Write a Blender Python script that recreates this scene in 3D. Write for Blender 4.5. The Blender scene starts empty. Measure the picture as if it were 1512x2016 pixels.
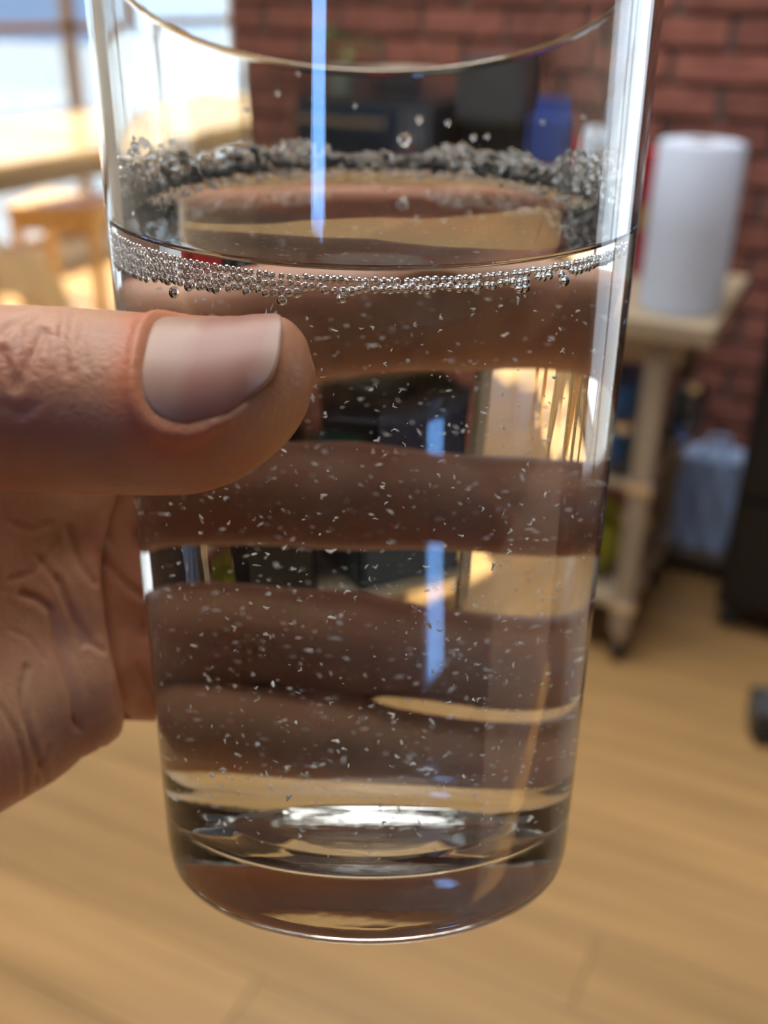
import bpy, bmesh, math, random
import numpy as np
from mathutils import Matrix, Vector

random.seed(7)
rng = np.random.default_rng(7)
scene = bpy.context.scene
COL = scene.collection

# ------------------------------------------------------------------ camera
F_PX, CX, CY = 2000.0, 756.0, 1008.0
PITCH, ROLL_UP, YAW, CAM_H = 0.4654, 0.0159, math.radians(25), 1.2
up_c = np.array([ROLL_UP, -math.cos(PITCH), -math.sin(PITCH)]); up_c /= np.linalg.norm(up_c)
fw_c = np.array([0, 0, 1.0]) - up_c * up_c[2]; fw_c /= np.linalg.norm(fw_c)
rt_c = np.cross(fw_c, up_c)
e1 = rt_c * math.cos(YAW) - fw_c * math.sin(YAW)
e2 = rt_c * math.sin(YAW) + fw_c * math.cos(YAW)
M = np.stack([e1, e2, up_c])                 # lens axes (right, down, forward) -> room axes
CAM = np.array([0, 0, CAM_H])
def c2w(P):                                  # millimetres in the holder's frame -> metres in the room
    return (np.asarray(P, float) * 0.001) @ M.T + CAM

cam_data = bpy.data.cameras.new('camera')
cam = bpy.data.objects.new('camera', cam_data); COL.objects.link(cam)
cam_data.sensor_fit = 'VERTICAL'; cam_data.sensor_height = 36.0; cam_data.sensor_width = 27.0
cam_data.lens = 36.0 * F_PX / 2016.0
cam_data.clip_start = 0.005; cam_data.clip_end = 200
cam_data.dof.use_dof = True; cam_data.dof.focus_distance = 0.128; cam_data.dof.aperture_fstop = 15.5
R3 = np.stack([M[:, 0], -M[:, 1], -M[:, 2]], 1)
cam.matrix_world = Matrix([[*R3[0], CAM[0]], [*R3[1], CAM[1]], [*R3[2], CAM[2]], [0, 0, 0, 1]])
scene.camera = cam

# ------------------------------------------------------------------ world, sun, daylight, exposure
scene.view_settings.view_transform = 'Standard'
scene.view_settings.look = 'None'
scene.view_settings.gamma = 1.0
scene.view_settings.use_curve_mapping = False
scene.view_settings.exposure = 0.55
scene.cycles.max_bounces = 12
scene.cycles.transmission_bounces = 12
scene.cycles.glossy_bounces = 5
scene.cycles.diffuse_bounces = 2
scene.cycles.transparent_max_bounces = 12
scene.cycles.adaptive_threshold = 0.07
scene.cycles.use_light_tree = False
scene.cycles.sample_clamp_indirect = 8.0
scene.cycles.blur_glossy = 0.3

world = bpy.data.worlds.new('sky'); scene.world = world; world.use_nodes = True
wn = world.node_tree; wn.nodes.clear()
wo = wn.nodes.new('ShaderNodeOutputWorld'); wb = wn.nodes.new('ShaderNodeBackground')
wb.inputs[0].default_value = (0.42, 0.62, 1.0, 1); wb.inputs[1].default_value = 0.55
wn.links.new(wb.outputs[0], wo.inputs[0])

def sun(name, direction, strength, color, angle=0.6):
    d = bpy.data.lights.new(name, 'SUN'); d.energy = strength; d.color = color; d.angle = math.radians(angle)
    o = bpy.data.objects.new(name, d); COL.objects.link(o)
    o.rotation_euler = Vector(direction).to_track_quat('-Z', 'Y').to_euler(); o.location = (-6, 4, 5)
    return o
sun('sun', (0.80, -0.12, -0.66), 16.0, (1.0, 0.9, 0.74))

def daylight(name, loc, direction, w, h, power, color):
    d = bpy.data.lights.new(name, 'AREA'); d.shape = 'RECTANGLE'; d.size = w; d.size_y = h
    d.energy = power; d.color = color
    o = bpy.data.objects.new(name, d); COL.objects.link(o); o.location = loc
    o.rotation_euler = Vector(direction).to_track_quat('-Z', 'Y').to_euler()
    return o
daylight('daylight_garden_window', (-3.72, 3.9, 1.2), (1, 0, 0), 3.2, 2.1, 16, (0.72, 0.86, 1.0))
daylight('daylight_rear_window', (0.02, -2.08, 2.45), (0, 1, 0), 0.26, 0.9, 9, (0.20, 0.44, 1.0))
daylight('daylight_brick_window', (1.50, 2.62, 1.25), (0, -1, 0), 1.75, 2.1, 19, (0.95, 0.98, 1.0))
daylight('added_overhead_light', (-0.75, 1.15, 3.06), (0, 0, -1), 1.7, 1.9, 58, (1.0, 0.965, 0.91))  # unseen overhead light, added as key light for the thumb and floor

# ------------------------------------------------------------------ helpers
def tag(o, label=None, cat=None, group=None, kind=None):
    if label: o['label'] = label
    if cat: o['category'] = cat
    if group: o['group'] = group
    if kind: o['kind'] = kind
    return o

def link_mesh(name, me, mat=None, parent=None, smooth=False):
    o = bpy.data.objects.new(name, me); COL.objects.link(o)
    if mat is not None and len(me.materials) == 0: me.materials.append(mat)
    if smooth:
        me.polygons.foreach_set('use_smooth', [True] * len(me.polygons))
    if parent is not None: o.parent = parent
    return o

def empty(name, loc, rz=0.0):
    o = bpy.data.objects.new(name, None); COL.objects.link(o)
    o.location = loc; o.rotation_euler = (0, 0, rz); o.empty_display_size = 0.02
    return o

class MB:
    def __init__(self): self.bm = bmesh.new()
    def box(self, x0, x1, y0, y1, z0, z1, bevel=0.0, rot=None, at=None):
        b = bmesh.new(); bmesh.ops.create_cube(b, size=1.0)
        for v in b.verts:
            v.co = Vector(((x0 + x1) / 2 + v.co.x * (x1 - x0), (y0 + y1) / 2 + v.co.y * (y1 - y0), (z0 + z1) / 2 + v.co.z * (z1 - z0)))
        if bevel: bmesh.ops.bevel(b, geom=b.edges[:], offset=bevel, segments=2, affect='EDGES', profile=0.6)
        if rot is not None:
            bmesh.ops.rotate(b, verts=b.verts, cent=Vector(at or (0, 0, 0)), matrix=rot)
        self._take(b); return self
    def _take(self, b):
        me = bpy.data.meshes.new('tmp'); b.to_mesh(me); b.free(); self.bm.from_mesh(me); bpy.data.meshes.remove(me)
    def lathe(self, prof, seg=32, at=(0, 0, 0), axis='Z'):
        b = self.bm; rings = []
        def P(r, h, t):
            c, s = r * math.cos(t), r * math.sin(t)
            q = {'Z': (c, s, h), 'X': (h, c, s), 'Y': (s, h, c)}[axis]
            return Vector(q) + Vector(at)
        for r, h in prof:
            if abs(r) < 1e-9: rings.append([b.verts.new(P(0, h, 0))])
            else: rings.append([b.verts.new(P(r, h, 2 * math.pi * k / seg)) for k in range(seg)])
        for A, B in zip(rings, rings[1:]):
            for k in range(seg):
                k2 = (k + 1) % seg
                if len(A) == 1 and len(B) == 1: continue
                if len(A) == 1: b.faces.new((A[0], B[k], B[k2])) if False else b.faces.new((A[0], B[k2], B[k]))
                elif len(B) == 1: b.faces.new((A[k], A[k2], B[0]))
                else: b.faces.new((A[k], A[k2], B[k2], B[k]))
        return self
    def tube(self, pts, r, seg=12):
        pts = [Vector(p) for p in pts]; b = self.bm; rings = []
        rr = r if hasattr(r, '__len__') else [r] * len(pts)
        for i, p in enumerate(pts):
            t = (pts[min(i + 1, len(pts) - 1)] - pts[max(i - 1, 0)]).normalized()
            a = t.orthogonal().normalized() if i == 0 else (prev - t * prev.dot(t)).normalized()
            prev = a; c = t.cross(a)
            rings.append([b.verts.new(p + rr[i] * (a * math.cos(2 * math.pi * k / seg) + c * math.sin(2 * math.pi * k / seg))) for k in range(seg)])
        for A, B in zip(rings, rings[1:]):
            for k in range(seg): b.faces.new((A[k], A[(k + 1) % seg], B[(k + 1) % seg], B[k]))
        b.faces.new(rings[0][::-1]); b.faces.new(rings[-1]); return self
    def prism(self, poly, axis, a0, a1):
        # poly: 2-D outline, extruded along axis between a0 and a1
        def P(u, v, w): return {'X': (w, u, v), 'Y': (u, w, v), 'Z': (u, v, w)}[axis]
        b = self.bm
        A = [b.verts.new(P(u, v, a0)) for u, v in poly]; B = [b.verts.new(P(u, v, a1)) for u, v in poly]
        n = len(poly)
        b.faces.new(A[::-1]); b.faces.new(B)
        for k in range(n): b.faces.new((A[k], A[(k + 1) % n], B[(k + 1) % n], B[k]))
        return self
    def build(self, name, mat, parent=None, smooth=False, recalc=True):
        if recalc: bmesh.ops.recalc_face_normals(self.bm, faces=self.bm.faces)
        me = bpy.data.meshes.new(name); self.bm.to_mesh(me); self.bm.free()
        o = link_mesh(name, me, mat, parent)
        if smooth:
            me.polygons.foreach_set('use_smooth', [True] * len(me.polygons))
            me.set_sharp_from_angle(angle=math.radians(40))
        return o

# ------------------------------------------------------------------ materials
def newmat(name):
    m = bpy.data.materials.new(name); m.use_nodes = True
    return m, m.node_tree, m.node_tree.nodes['Principled BSDF']
def N(nt, t, **kw):
    n = nt.nodes.new(t)
    for k, v in kw.items(): setattr(n, k, v)
    return n
def mat(name, col, rough=0.5, metal=0.0, var=0.12, scale=20.0, bump=0.0, bscale=200.0, spec=0.5, stretch=(1, 1, 1), rnd=0.0, coat=0.0):
    m, nt, b = newmat(name); L = nt.links.new
    b.inputs['Roughness'].default_value = rough; b.inputs['Metallic'].default_value = metal
    b.inputs['Specular IOR Level'].default_value = spec; b.inputs['Coat Weight'].default_value = coat
    tc = N(nt, 'ShaderNodeTexCoord'); mp = N(nt, 'ShaderNodeMapping'); mp.inputs['Scale'].default_value = stretch
    L(tc.outputs['Object'], mp.inputs['Vector'])
    no = N(nt, 'ShaderNodeTexNoise'); no.inputs['Scale'].default_value = scale; no.inputs['Detail'].default_value = 5
    oi = N(nt, 'ShaderNodeObjectInfo'); L(mp.outputs[0], no.inputs['Vector'])
    if rnd:
        ad = N(nt, 'ShaderNodeVectorMath', operation='ADD'); sc = N(nt, 'ShaderNodeMath', operation='MULTIPLY'); sc.inputs[1].default_value = 37.0
        L(oi.outputs['Random'], sc.inputs[0]); L(mp.outputs[0], ad.inputs[0]); L(sc.outputs[0], ad.inputs[1]); L(ad.outputs[0], no.inputs['Vector'])
    mx = N(nt, 'ShaderNodeMix', data_type='RGBA')
    mx.inputs[6].default_value = (*[c * (1 - var) for c in col], 1); mx.inputs[7].default_value = (*[min(1, c * (1 + var)) for c in col], 1)
    cr = N(nt, 'ShaderNodeMapRange'); cr.inputs[1].default_value = 0.3; cr.inputs[2].default_value = 0.7
    L(no.outputs['Fac'], cr.inputs[0]); L(cr.outputs[0], mx.inputs[0])
    out = mx.outputs[2]
    if rnd:
        hs = N(nt, 'ShaderNodeHueSaturation'); mr = N(nt, 'ShaderNodeMapRange'); mr.inputs[3].default_value = 1 - rnd; mr.inputs[4].default_value = 1 + rnd
        L(oi.outputs['Random'], mr.inputs[0]); L(mr.outputs[0], hs.inputs['Value']); L(out, hs.inputs['Color']); out = hs.outputs[0]
    L(out, b.inputs['Base Color'])
    if bump:
        n2 = N(nt, 'ShaderNodeTexNoise'); n2.inputs['Scale'].default_value = bscale; n2.inputs['Detail'].default_value = 4
        bp = N(nt, 'ShaderNodeBump'); bp.inputs['Strength'].default_value = bump; bp.inputs['Distance'].default_value = 0.002
        L(mp.outputs[0], n2.inputs['Vector']); L(n2.outputs['Fac'], bp.inputs['Height']); L(bp.outputs[0], b.inputs['Normal'])
    return m
def wood(name, col, axis='X', rough=0.4, var=0.22, rnd=0.08, scale=6.0):
    st = {'X': (0.6, 9, 9), 'Y': (9, 0.6, 9), 'Z': (9, 9, 0.6)}[axis]
    return mat(name, col, rough, var=var, scale=scale, stretch=st, bump=0.15, bscale=30, rnd=rnd)
def glassmat(name, ior, col=(1, 1, 1), rough=0.0):
    m = bpy.data.materials.new(name); m.use_nodes = True; nt = m.node_tree; nt.nodes.clear()
    o = N(nt, 'ShaderNodeOutputMaterial'); g = N(nt, 'ShaderNodeBsdfGlass'); g.distribution = 'GGX'
    g.inputs['IOR'].default_value = ior; g.inputs['Color'].default_value = (*col, 1); g.inputs['Roughness'].default_value = rough
    nt.links.new(g.outputs[0], o.inputs[0]); return m, nt, g

M_plaster = mat('plaster', (0.62, 0.60, 0.56), 0.9, var=0.05, scale=3)
M_darkwall = mat('light_absorbing_wall', (0.10, 0.075, 0.06), 0.85, var=0.08, scale=3)  # unseen walls made dark to cut bounce light and reflections
M_ceiling = mat('ceiling_paint', (0.34, 0.31, 0.28), 0.9, var=0.04, scale=3)
M_mortar = mat('mortar', (0.115, 0.10, 0.09), 0.95, var=0.25, scale=40, bump=0.6, bscale=300)
M_brick = mat('brick_clay', (0.24, 0.085, 0.06), 0.9, var=0.3, scale=18, bump=0.6, bscale=120, rnd=0.22)
M_plank = wood('oak_plank', (0.45, 0.265, 0.105), 'X', 0.33, var=0.17, rnd=0.09, scale=3.0)
M_subfloor = wood('oak_gap', (0.32, 0.19, 0.085), 'X', 0.5)
M_cartwood = wood('birch_wood', (0.42, 0.33, 0.22), 'X', 0.45)
M_legwood = wood('birch_leg', (0.36, 0.30, 0.22), 'Z', 0.45)
M_tablewood = wood('honey_oak', (0.55, 0.36, 0.16), 'Y', 0.25)
M_apron = wood('shaded_oak', (0.34, 0.22, 0.11), 'Y', 0.45)  # darker copy of the table oak, shade put into its colour
M_stool = wood('pine', (0.66, 0.43, 0.19), 'Z', 0.4)
M_frame = wood('brown_frame', (0.30, 0.20, 0.13), 'Z', 0.5)
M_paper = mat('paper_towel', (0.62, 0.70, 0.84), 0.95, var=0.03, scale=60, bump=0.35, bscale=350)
M_card = mat('cardboard', (0.42, 0.33, 0.22), 0.9, var=0.1)
M_steel = mat('brushed_steel', (0.55, 0.54, 0.52), 0.3, 1.0, var=0.08, scale=40)
M_chrome = mat('chrome', (0.8, 0.8, 0.84), 0.12, 1.0, var=0.02)
M_black = mat('black_plastic', (0.012, 0.012, 0.014), 0.4, var=0.2)
M_blackm = mat('black_steel', (0.010, 0.010, 0.012), 0.5, var=0.2)
M_darkglass = mat('oven_glass', (0.012, 0.028, 0.045), 0.08, var=0.1, spec=0.8)
M_red = mat('red_tin', (0.42, 0.02, 0.025), 0.35, var=0.1)
M_blue = mat('blue_label', (0.03, 0.07, 0.30), 0.5, var=0.1)
M_skyblue = mat('blue_plastic', (0.06, 0.20, 0.50), 0.4, var=0.1)
M_grey = mat('grey_steel', (0.10, 0.105, 0.115), 0.35, 0.3, var=0.1)
M_sage = mat('sage_ceramic', (0.30, 0.33, 0.25), 0.45, var=0.15)
M_green = mat('leaf_green', (0.08, 0.20, 0.05), 0.6, var=0.2)
M_cream = mat('cream_ceramic', (0.62, 0.52, 0.40), 0.4, var=0.05)
M_amber = mat('amber_label', (0.42, 0.24, 0.05), 0.5, var=0.1)
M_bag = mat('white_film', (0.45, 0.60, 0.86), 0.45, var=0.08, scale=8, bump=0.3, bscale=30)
M_lime = mat('lime_pack', (0.30, 0.30, 0.02), 0.5, var=0.2)
M_rubber = mat('dark_rubber', (0.035, 0.04, 0.048), 0.55, var=0.2)
M_snow = mat('frosted_lawn', (0.13, 0.17, 0.22), 0.9, var=0.05, scale=1)
M_bark = mat('bark', (0.05, 0.04, 0.03), 0.9, var=0.3)

# ------------------------------------------------------------------ room shell
XL, XR, YB, YF, YR, ZC = -3.6, 2.6, 2.46, 5.8, -2.0, 3.0     # YB brick wall, YF far wall, YR rear wall
def S(o): return tag(o, kind='structure')
floor = S(MB().box(XL - 0.2, XR + 0.2, YR - 0.2, YF + 0.2, -0.15, -0.004).build('floor', M_subfloor))
# planks (children of the floor), laid along the brick wall
def plank_row(y0, y1, x_from, x_to, phase):
    x = x_from - phase
    while x < x_to:
        a, b = max(x, x_from), min(x + 1.5, x_to)
        if b - a > 0.05:
            MB().box(a + 0.0008, b - 0.0008, y0 + 0.0008, y1 - 0.0008, -0.012, 0.0, 0.001).build('plank', M_plank, floor)
        x += 1.5
PW = 0.14
k = 0; y = YR
while y < YF - 1e-6:
    y1 = min(y + PW, YF)
    plank_row(y, y1, XL, XR if y < YB else -1.75, (k * 0.55) % 1.5)
    y = y1; k += 1
S(MB().box(XL - 0.2, XR + 0.2, YR - 0.2, 0.2, ZC, ZC + 0.15).box(XL - 0.2, XR + 0.2, 2.1, YF + 0.2, ZC, ZC + 0.15)
  .box(XL - 0.2, -1.6, 0.2, 2.1, ZC, ZC + 0.15).box(0.1, XR + 0.2, 0.2, 2.1, ZC, ZC + 0.15).build('ceiling', M_ceiling))  # ceiling opening made for the added overhead light
# brick wall: mortar core with a window opening on the right, bricks as children
bw = S(MB().box(-1.65, 0.6, YB, YB + 0.28, 0, ZC).box(2.4, XR + 0.2, YB, YB + 0.28, 0, ZC)
       .box(0.6, 2.4, YB, YB + 0.28, 0, 0.12).box(0.6, 2.4, YB, YB + 0.28, 2.3, ZC).build('wall_back', M_mortar))
BL, BH = 0.235, 0.069
brick_me = MB().box(0, BL - 0.014, -0.014, 0.02, 0, BH - 0.012, 0.004)
bo = brick_me.build('brick', M_brick, bw); first = True
for r in range(24):
    x = -1.64 + (0 if r % 2 else BL / 2)
    if r % 2 == 0:                                               # half brick closing the end of every other course
        o = bo.copy(); COL.objects.link(o); o.scale.x = 0.46; o.location = (-1.64, YB + random.uniform(-.002, .003), 0.02 + r * BH)
    while x + BL < 0.60:
        o = bo if first else bo.copy()
        if not first: COL.objects.link(o)
        first = False
        o.location = (x + random.uniform(-.002, .002), YB + random.uniform(-.002, .003), 0.02 + r * BH)
        x += BL
S(MB().box(-1.65, -1.55, YB + 0.28, YF, 0, ZC).build('wall_partition', M_plaster))
S(MB().box(XL - 0.2, -1.55, YF, YF + 0.2, 0, ZC).build('wall_far', M_plaster))
S(MB().box(XR, XR + 0.2, YR - 0.2, YB + 0.28, 0, ZC).build('wall_right', M_darkwall))
S(MB().box(XL - 0.2, -0.14, YR - 0.2, YR, 0, ZC).box(0.18, XR + 0.2, YR - 0.2, YR, 0, ZC)
  .box(-0.14, 0.18, YR - 0.2, YR, 0, 1.95).box(-0.14, 0.18, YR - 0.2, YR, 2.92, ZC).build('wall_rear', M_darkwall))
W0, W1, WZ0, WZ1 = 2.25, 5.55, 0.10, 2.25
S(MB().box(XL - 0.2, XL, YR - 0.2, W0, 0, ZC).box(XL - 0.2, XL, W1, YF + 0.2, 0, ZC)
  .box(XL - 0.2, XL, W0, W1, 0, WZ0).box(XL - 0.2, XL, W0, W1, WZ1, ZC).build('wall_left', M_plaster))

M_pane = bpy.data.materials.new('window_glass'); M_pane.use_nodes = True; nt = M_pane.node_tree; nt.nodes.clear()
_o = N(nt, 'ShaderNodeOutputMaterial'); _t = N(nt, 'ShaderNodeBsdfTransparent'); _g = N(nt, 'ShaderNodeBsdfGlossy'); _m = N(nt, 'ShaderNodeMixShader')
_t.inputs[0].default_value = (0.95, 0.97, 0.98, 1); _g.inputs['Roughness'].default_value = 0.02; _m.inputs[0].default_value = 0.06
nt.links.new(_t.outputs[0], _m.inputs[1]); nt.links.new(_g.outputs[0], _m.inputs[2]); nt.links.new(_m.outputs[0], _o.inputs[0])
def window(name, x0, x1, y0, y1, z0, z1, bars_h, bars_v, axis):
    # a frame with rails, posts and panes; axis = the direction the window runs along
    r = S(empty(name, ((x0 + x1) / 2, (y0 + y1) / 2, z0)))
    ox, oy, oz = r.location
    fw = 0.055
    def bar(nm, a0, a1, c0, c1, m=M_frame, d=0.05):
        if axis == 'Y': o = MB().box(-d / 2, d / 2, a0 - oy, a1 - oy, c0 - oz, c1 - oz).build(nm, m, r)
        else: o = MB().box(a0 - ox, a1 - ox, -d / 2, d / 2, c0 - oz, c1 - oz).build(nm, m, r)
    a0, a1 = (y0, y1) if axis == 'Y' else (x0, x1)
    bar('frame_rail', a0, a1, z0, z0 + fw); bar('frame_rail', a0, a1, z1 - fw, z1)
    for z in bars_h: bar('frame_rail', a0, a1, z - 0.02, z + 0.02)
    for a in [a0 + fw / 2, a1 - fw / 2] + bars_v: bar('frame_post', a - fw / 2, a + fw / 2, z0, z1)
    xs = [a0] + bars_v + [a1]; zs = [z0] + bars_h + [z1]
    for i in range(len(xs) - 1):
        for j in range(len(zs) - 1):
            bar('pane', xs[i] + .02, xs[i + 1] - .02, zs[j] + .02, zs[j + 1] - .02, M_pane, 0.006)
    return r
window('window_1', XL - 0.06, XL - 0.06, W0, W1, WZ0, WZ1, [1.07], [3.10, 4.19], 'Y')
window('window_2', 0.6, 2.4, YB + 0.12, YB + 0.12, 0.12, 2.3, [], [1.5], 'X')
window('window_3', -0.14, 0.18, YR - 0.06, YR - 0.06, 1.95, 2.92, [], [], 'X')
# garden seen through the window
S(MB().box(-40, XL - 0.25, -20, 30, -0.5, -0.25).build('ground_outside', M_snow))

# ------------------------------------------------------------------ table, stool, chair by the garden window
t = tag(empty('dining_table', (-2.86, 3.35, 0)), 'honey oak dining table beside the garden window, sun on its top', 'table')
MB().box(-0.47, 0.486, -1.35, 1.15, 0.715, 0.75, 0.006).build('tabletop', M_tablewood, t)
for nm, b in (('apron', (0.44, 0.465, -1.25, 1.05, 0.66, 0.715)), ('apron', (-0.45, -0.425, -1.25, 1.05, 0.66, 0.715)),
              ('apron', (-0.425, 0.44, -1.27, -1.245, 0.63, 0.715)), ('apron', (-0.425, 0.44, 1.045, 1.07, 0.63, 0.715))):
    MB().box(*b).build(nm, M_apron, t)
for sx in (-0.40, 0.40):
    for sy in (-1.22, 1.02):
        MB().tube([(sx, sy, 0), (sx, sy, 0.72)], [0.026, 0.036], 16).build('leg', M_tablewood, t, True)
def stool(x, y, rz, label):
    s = tag(empty('wooden_stool', (x, y, 0), rz), label, 'stool')
    MB().box(-0.19, 0.19, -0.19, 0.19, 0.425, 0.455, 0.008).build('seat', M_stool, s)
    for sx in (-1, 1):
        for sy in (-1, 1):
            MB().box(sx * 0.16 - 0.02, sx * 0.16 + 0.02, sy * 0.16 - 0.02, sy * 0.16 + 0.02, 0, 0.425, 0.003).build('leg', M_stool, s)
    for sy in (-1, 1): MB().box(-0.14, 0.14, sy * 0.16 - 0.009, sy * 0.16 + 0.009, 0.355, 0.425).build('rail', M_stool, s)
    for sx in (-1, 1): MB().box(sx * 0.16 - 0.009, sx * 0.16 + 0.009, -0.14, 0.14, 0.355, 0.425).build('rail', M_stool, s)
    return s
stool(-3.02, 3.34, math.radians(20), 'pale pine stool with square seat pushed under the dining table')
ch = tag(empty('wooden_chair', (-2.62, 2.42, 0), math.radians(8)), 'light wood chair with curved solid side standing at the dining table', 'chair')
side = [(-0.24, 0), (-0.19, 0), (-0.10, 0.22), (0.04, 0.34), (0.20, 0.40), (0.20, 0.46), (0.22, 0.62), (0.17, 0.64), (0.12, 0.50), (-0.02, 0.46), (-0.16, 0.36), (-0.22, 0.20)]
for sx in (-0.2, 0.2): MB().prism([(-v, w) for v, w in side], 'X', sx - 0.016, sx + 0.016).build('side_frame', M_stool, ch)
MB().box(-0.19, 0.19, -0.20, 0.16, 0.425, 0.455, 0.006).build('seat', M_stool, ch)
MB().box(-0.19, 0.19, -0.235, -0.205, 0.47, 0.66, 0.006).build('backrest', M_stool, ch)
for sx in (-0.2, 0.2): MB().box(sx - .016, sx + .016, -0.21, -0.17, 0, 0.44).build('leg', M_stool, ch)

# ------------------------------------------------------------------ kitchen cart by the brick wall
CX0, CX1, CY0, CY1, CT = -1.22, -0.205, 1.735, 2.16, 0.72
cart = tag(empty('kitchen_cart', ((CX0 + CX1) / 2, (CY0 + CY1) / 2, 0)), 'wooden kitchen cart on casters in front of the brick wall', 'cart')
ox, oy = cart.location.x, cart.location.y
def cb(x0, x1, y0, y1, z0, z1, nm, m, bev=0.003): return MB().box(x0 - ox, x1 - ox, y0 - oy, y1 - oy, z0, z1, bev).build(nm, m, cart)
cb(CX0, CX1, CY0, CY1, CT - 0.035, CT, 'top_board', M_cartwood, 0.004)
for y in (CY0 + 0.03, CY1 - 0.05): cb(CX0 + 0.04, CX1 - 0.05, y, y + 0.02, CT - 0.085, CT - 0.035, 'rail', M_cartwood)
for x in (CX0 + 0.05, CX1 - 0.11):
    for y in (CY0 + 0.022, CY1 - 0.06):
        cb(x, x + 0.038, y, y + 0.038, 0.075, CT - 0.035, 'leg', M_legwood)
        for z in (0.385, 0.125):
            cb(x - 0.004, x + 0.044, y - 0.004, y + 0.042, z, z + 0.024, 'shelf_bracket', M_chrome)
        c = MB().lathe([(0, 0.075), (0.011, 0.075), (0.011, 0.048), (0, 0.048)], 12, (x + .019 - ox, y + .019 - oy, 0)).build('caster', M_steel, cart, True)
        MB().lathe([(0, -0.011), (0.02, -0.011), (0.026, -0.006), (0.026, 0.006), (0.02, 0.011), (0, 0.011)], 20, (x + .019 - ox, y + .025 - oy, 0.026), 'X').build('wheel', M_black, c, True)
for z in (0.385, 0.125):
    n = 5
    for i in range(n):
        w = (CY1 - CY0 - 0.06) / n
        cb(CX0 + 0.05, CX1 - 0.072, CY0 + 0.03 + i * w, CY0 + 0.03 + (i + 0.86) * w, z, z + 0.018, 'slat', M_cartwood, 0.002)

# paper towel roll on the cart
R0 = (-0.288, 1.845, CT)
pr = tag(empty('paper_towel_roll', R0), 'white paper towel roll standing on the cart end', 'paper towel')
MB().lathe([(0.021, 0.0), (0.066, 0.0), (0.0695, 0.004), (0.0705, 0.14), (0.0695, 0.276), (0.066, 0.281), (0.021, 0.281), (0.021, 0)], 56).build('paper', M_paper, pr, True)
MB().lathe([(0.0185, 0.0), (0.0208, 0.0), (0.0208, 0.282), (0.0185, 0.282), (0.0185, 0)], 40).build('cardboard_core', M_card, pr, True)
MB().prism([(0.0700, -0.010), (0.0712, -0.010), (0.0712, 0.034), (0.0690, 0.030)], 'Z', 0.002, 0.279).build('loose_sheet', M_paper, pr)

def lathe_thing(name, prof, m, loc, label, cat, seg=36, parts=(), group=None):
    r = tag(empty(name, loc), label, cat, group)
    MB().lathe(prof, seg).build('body', m, r, True)
    for nm, p2, m2 in parts: MB().lathe(p2, seg).build(nm, m2, r, True)
    return r
mt = tag(MB().box(-0.38, 0.38, -0.205, 0.205, 0, 0.004, 0.001).build('darkening_mat', mat('slate', (0.018, 0.02, 0.024), 0.5, var=0.2)), 'thin dark mat added to darken the cart top under the toaster oven', 'mat')
mt.location = (-0.825, 1.947, CT); CM = CT + 0.004  # mat added to darken the pale board seen through the water
# toaster oven with blue-lit glass door
tx0, tx1, ty0, ty1, tz0, tz1 = -1.10, -0.76, 1.80, 2.09, CT, CM + 0.30
ov = tag(empty('toaster_oven', ((tx0 + tx1) / 2, (ty0 + ty1) / 2 + 0.04, CM)), 'black toaster oven with dark glass door on the cart', 'oven')
MB().box(-0.17, 0.17, -0.13, 0.145, 0.012, 0.30, 0.012).build('body', M_black, ov)
d = MB().box(-0.16, 0.09, -0.146, -0.131, 0.03, 0.285, 0.004).build('door', M_darkglass, ov)
MB().tube([(-0.14, -0.165, 0.262), (0.07, -0.165, 0.262)], 0.006).build('handle', M_chrome, d, True)
MB().box(0.095, 0.165, -0.139, -0.131, 0.03, 0.285, 0.002).build('control_panel', M_grey, ov)
for z in (0.08, 0.155, 0.23): MB().lathe([(0, -0.158), (0.016, -0.158), (0.019, -0.139), (0, -0.139)], 20, (0.13, 0, z), 'Y').build('knob', M_steel, ov, True)
for sx in (-1, 1):
    for sy in (-1, 1): MB().lathe([(0, 0), (0.012, 0), (0.012, 0.013), (0, 0.013)], 12, (sx * 0.14, sy * 0.1, 0)).build('foot', M_rubber, ov)
bowlp = [(0, 0), (0.045, 0), (0.05, 0.006), (0.082, 0.035), (0.098, 0.07), (0.1, 0.085), (0.095, 0.085), (0.092, 0.07), (0.078, 0.04), (0.045, 0.012), (0, 0.01)]
lathe_thing('bowl', [(r * 0.9, h * 0.6) for r, h in bowlp], M_cream, (-0.90, 1.97, CM + 0.30), 'cream shallow bowl on top of the toaster oven', 'bowl')
pl = tag(empty('potted_herb', (-1.055, 2.0, CM + 0.30)), 'small green herb in a grey pot on top of the toaster oven', 'plant')
MB().lathe([(0, 0), (0.026, 0), (0.036, 0.05), (0.033, 0.05), (0.028, 0.042), (0, 0.042)], 28).build('pot', M_sage, pl, True)
for i in range(26):
    a = random.uniform(0, 6.283); l = random.uniform(0.03, 0.075); e = random.uniform(0.5, 1.4)
    p0 = Vector((0.012 * math.cos(a), 0.012 * math.sin(a), 0.04)); dr = Vector((math.cos(a) * math.cos(e), math.sin(a) * math.cos(e), math.sin(e)))
    sd = dr.cross(Vector((0, 0, 1))).normalized() * 0.011; p1 = p0 + dr * l; p2 = p0 + dr * (l + 0.028) - Vector((0, 0, 0.006))
    b = MB(); q = [b.bm.verts.new(v) for v in (p1, p1.lerp(p2, .5) + sd, p2, p1.lerp(p2, .5) - sd, p1.lerp(p2, .5) + Vector((0, 0, .003)))]
    for f in ((0, 1, 4), (1, 2, 4), (2, 3, 4), (3, 0, 4), (3, 2, 1, 0)): b.bm.faces.new([q[j] for j in f])
    b.build('leaf', M_green, pl)
tin = [(0, 0), (0.036, 0), (0.038, 0.003), (0.038, 0.115), (0.0395, 0.117), (0.0395, 0.140), (0.036, 0.144), (0, 0.144)]
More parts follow.
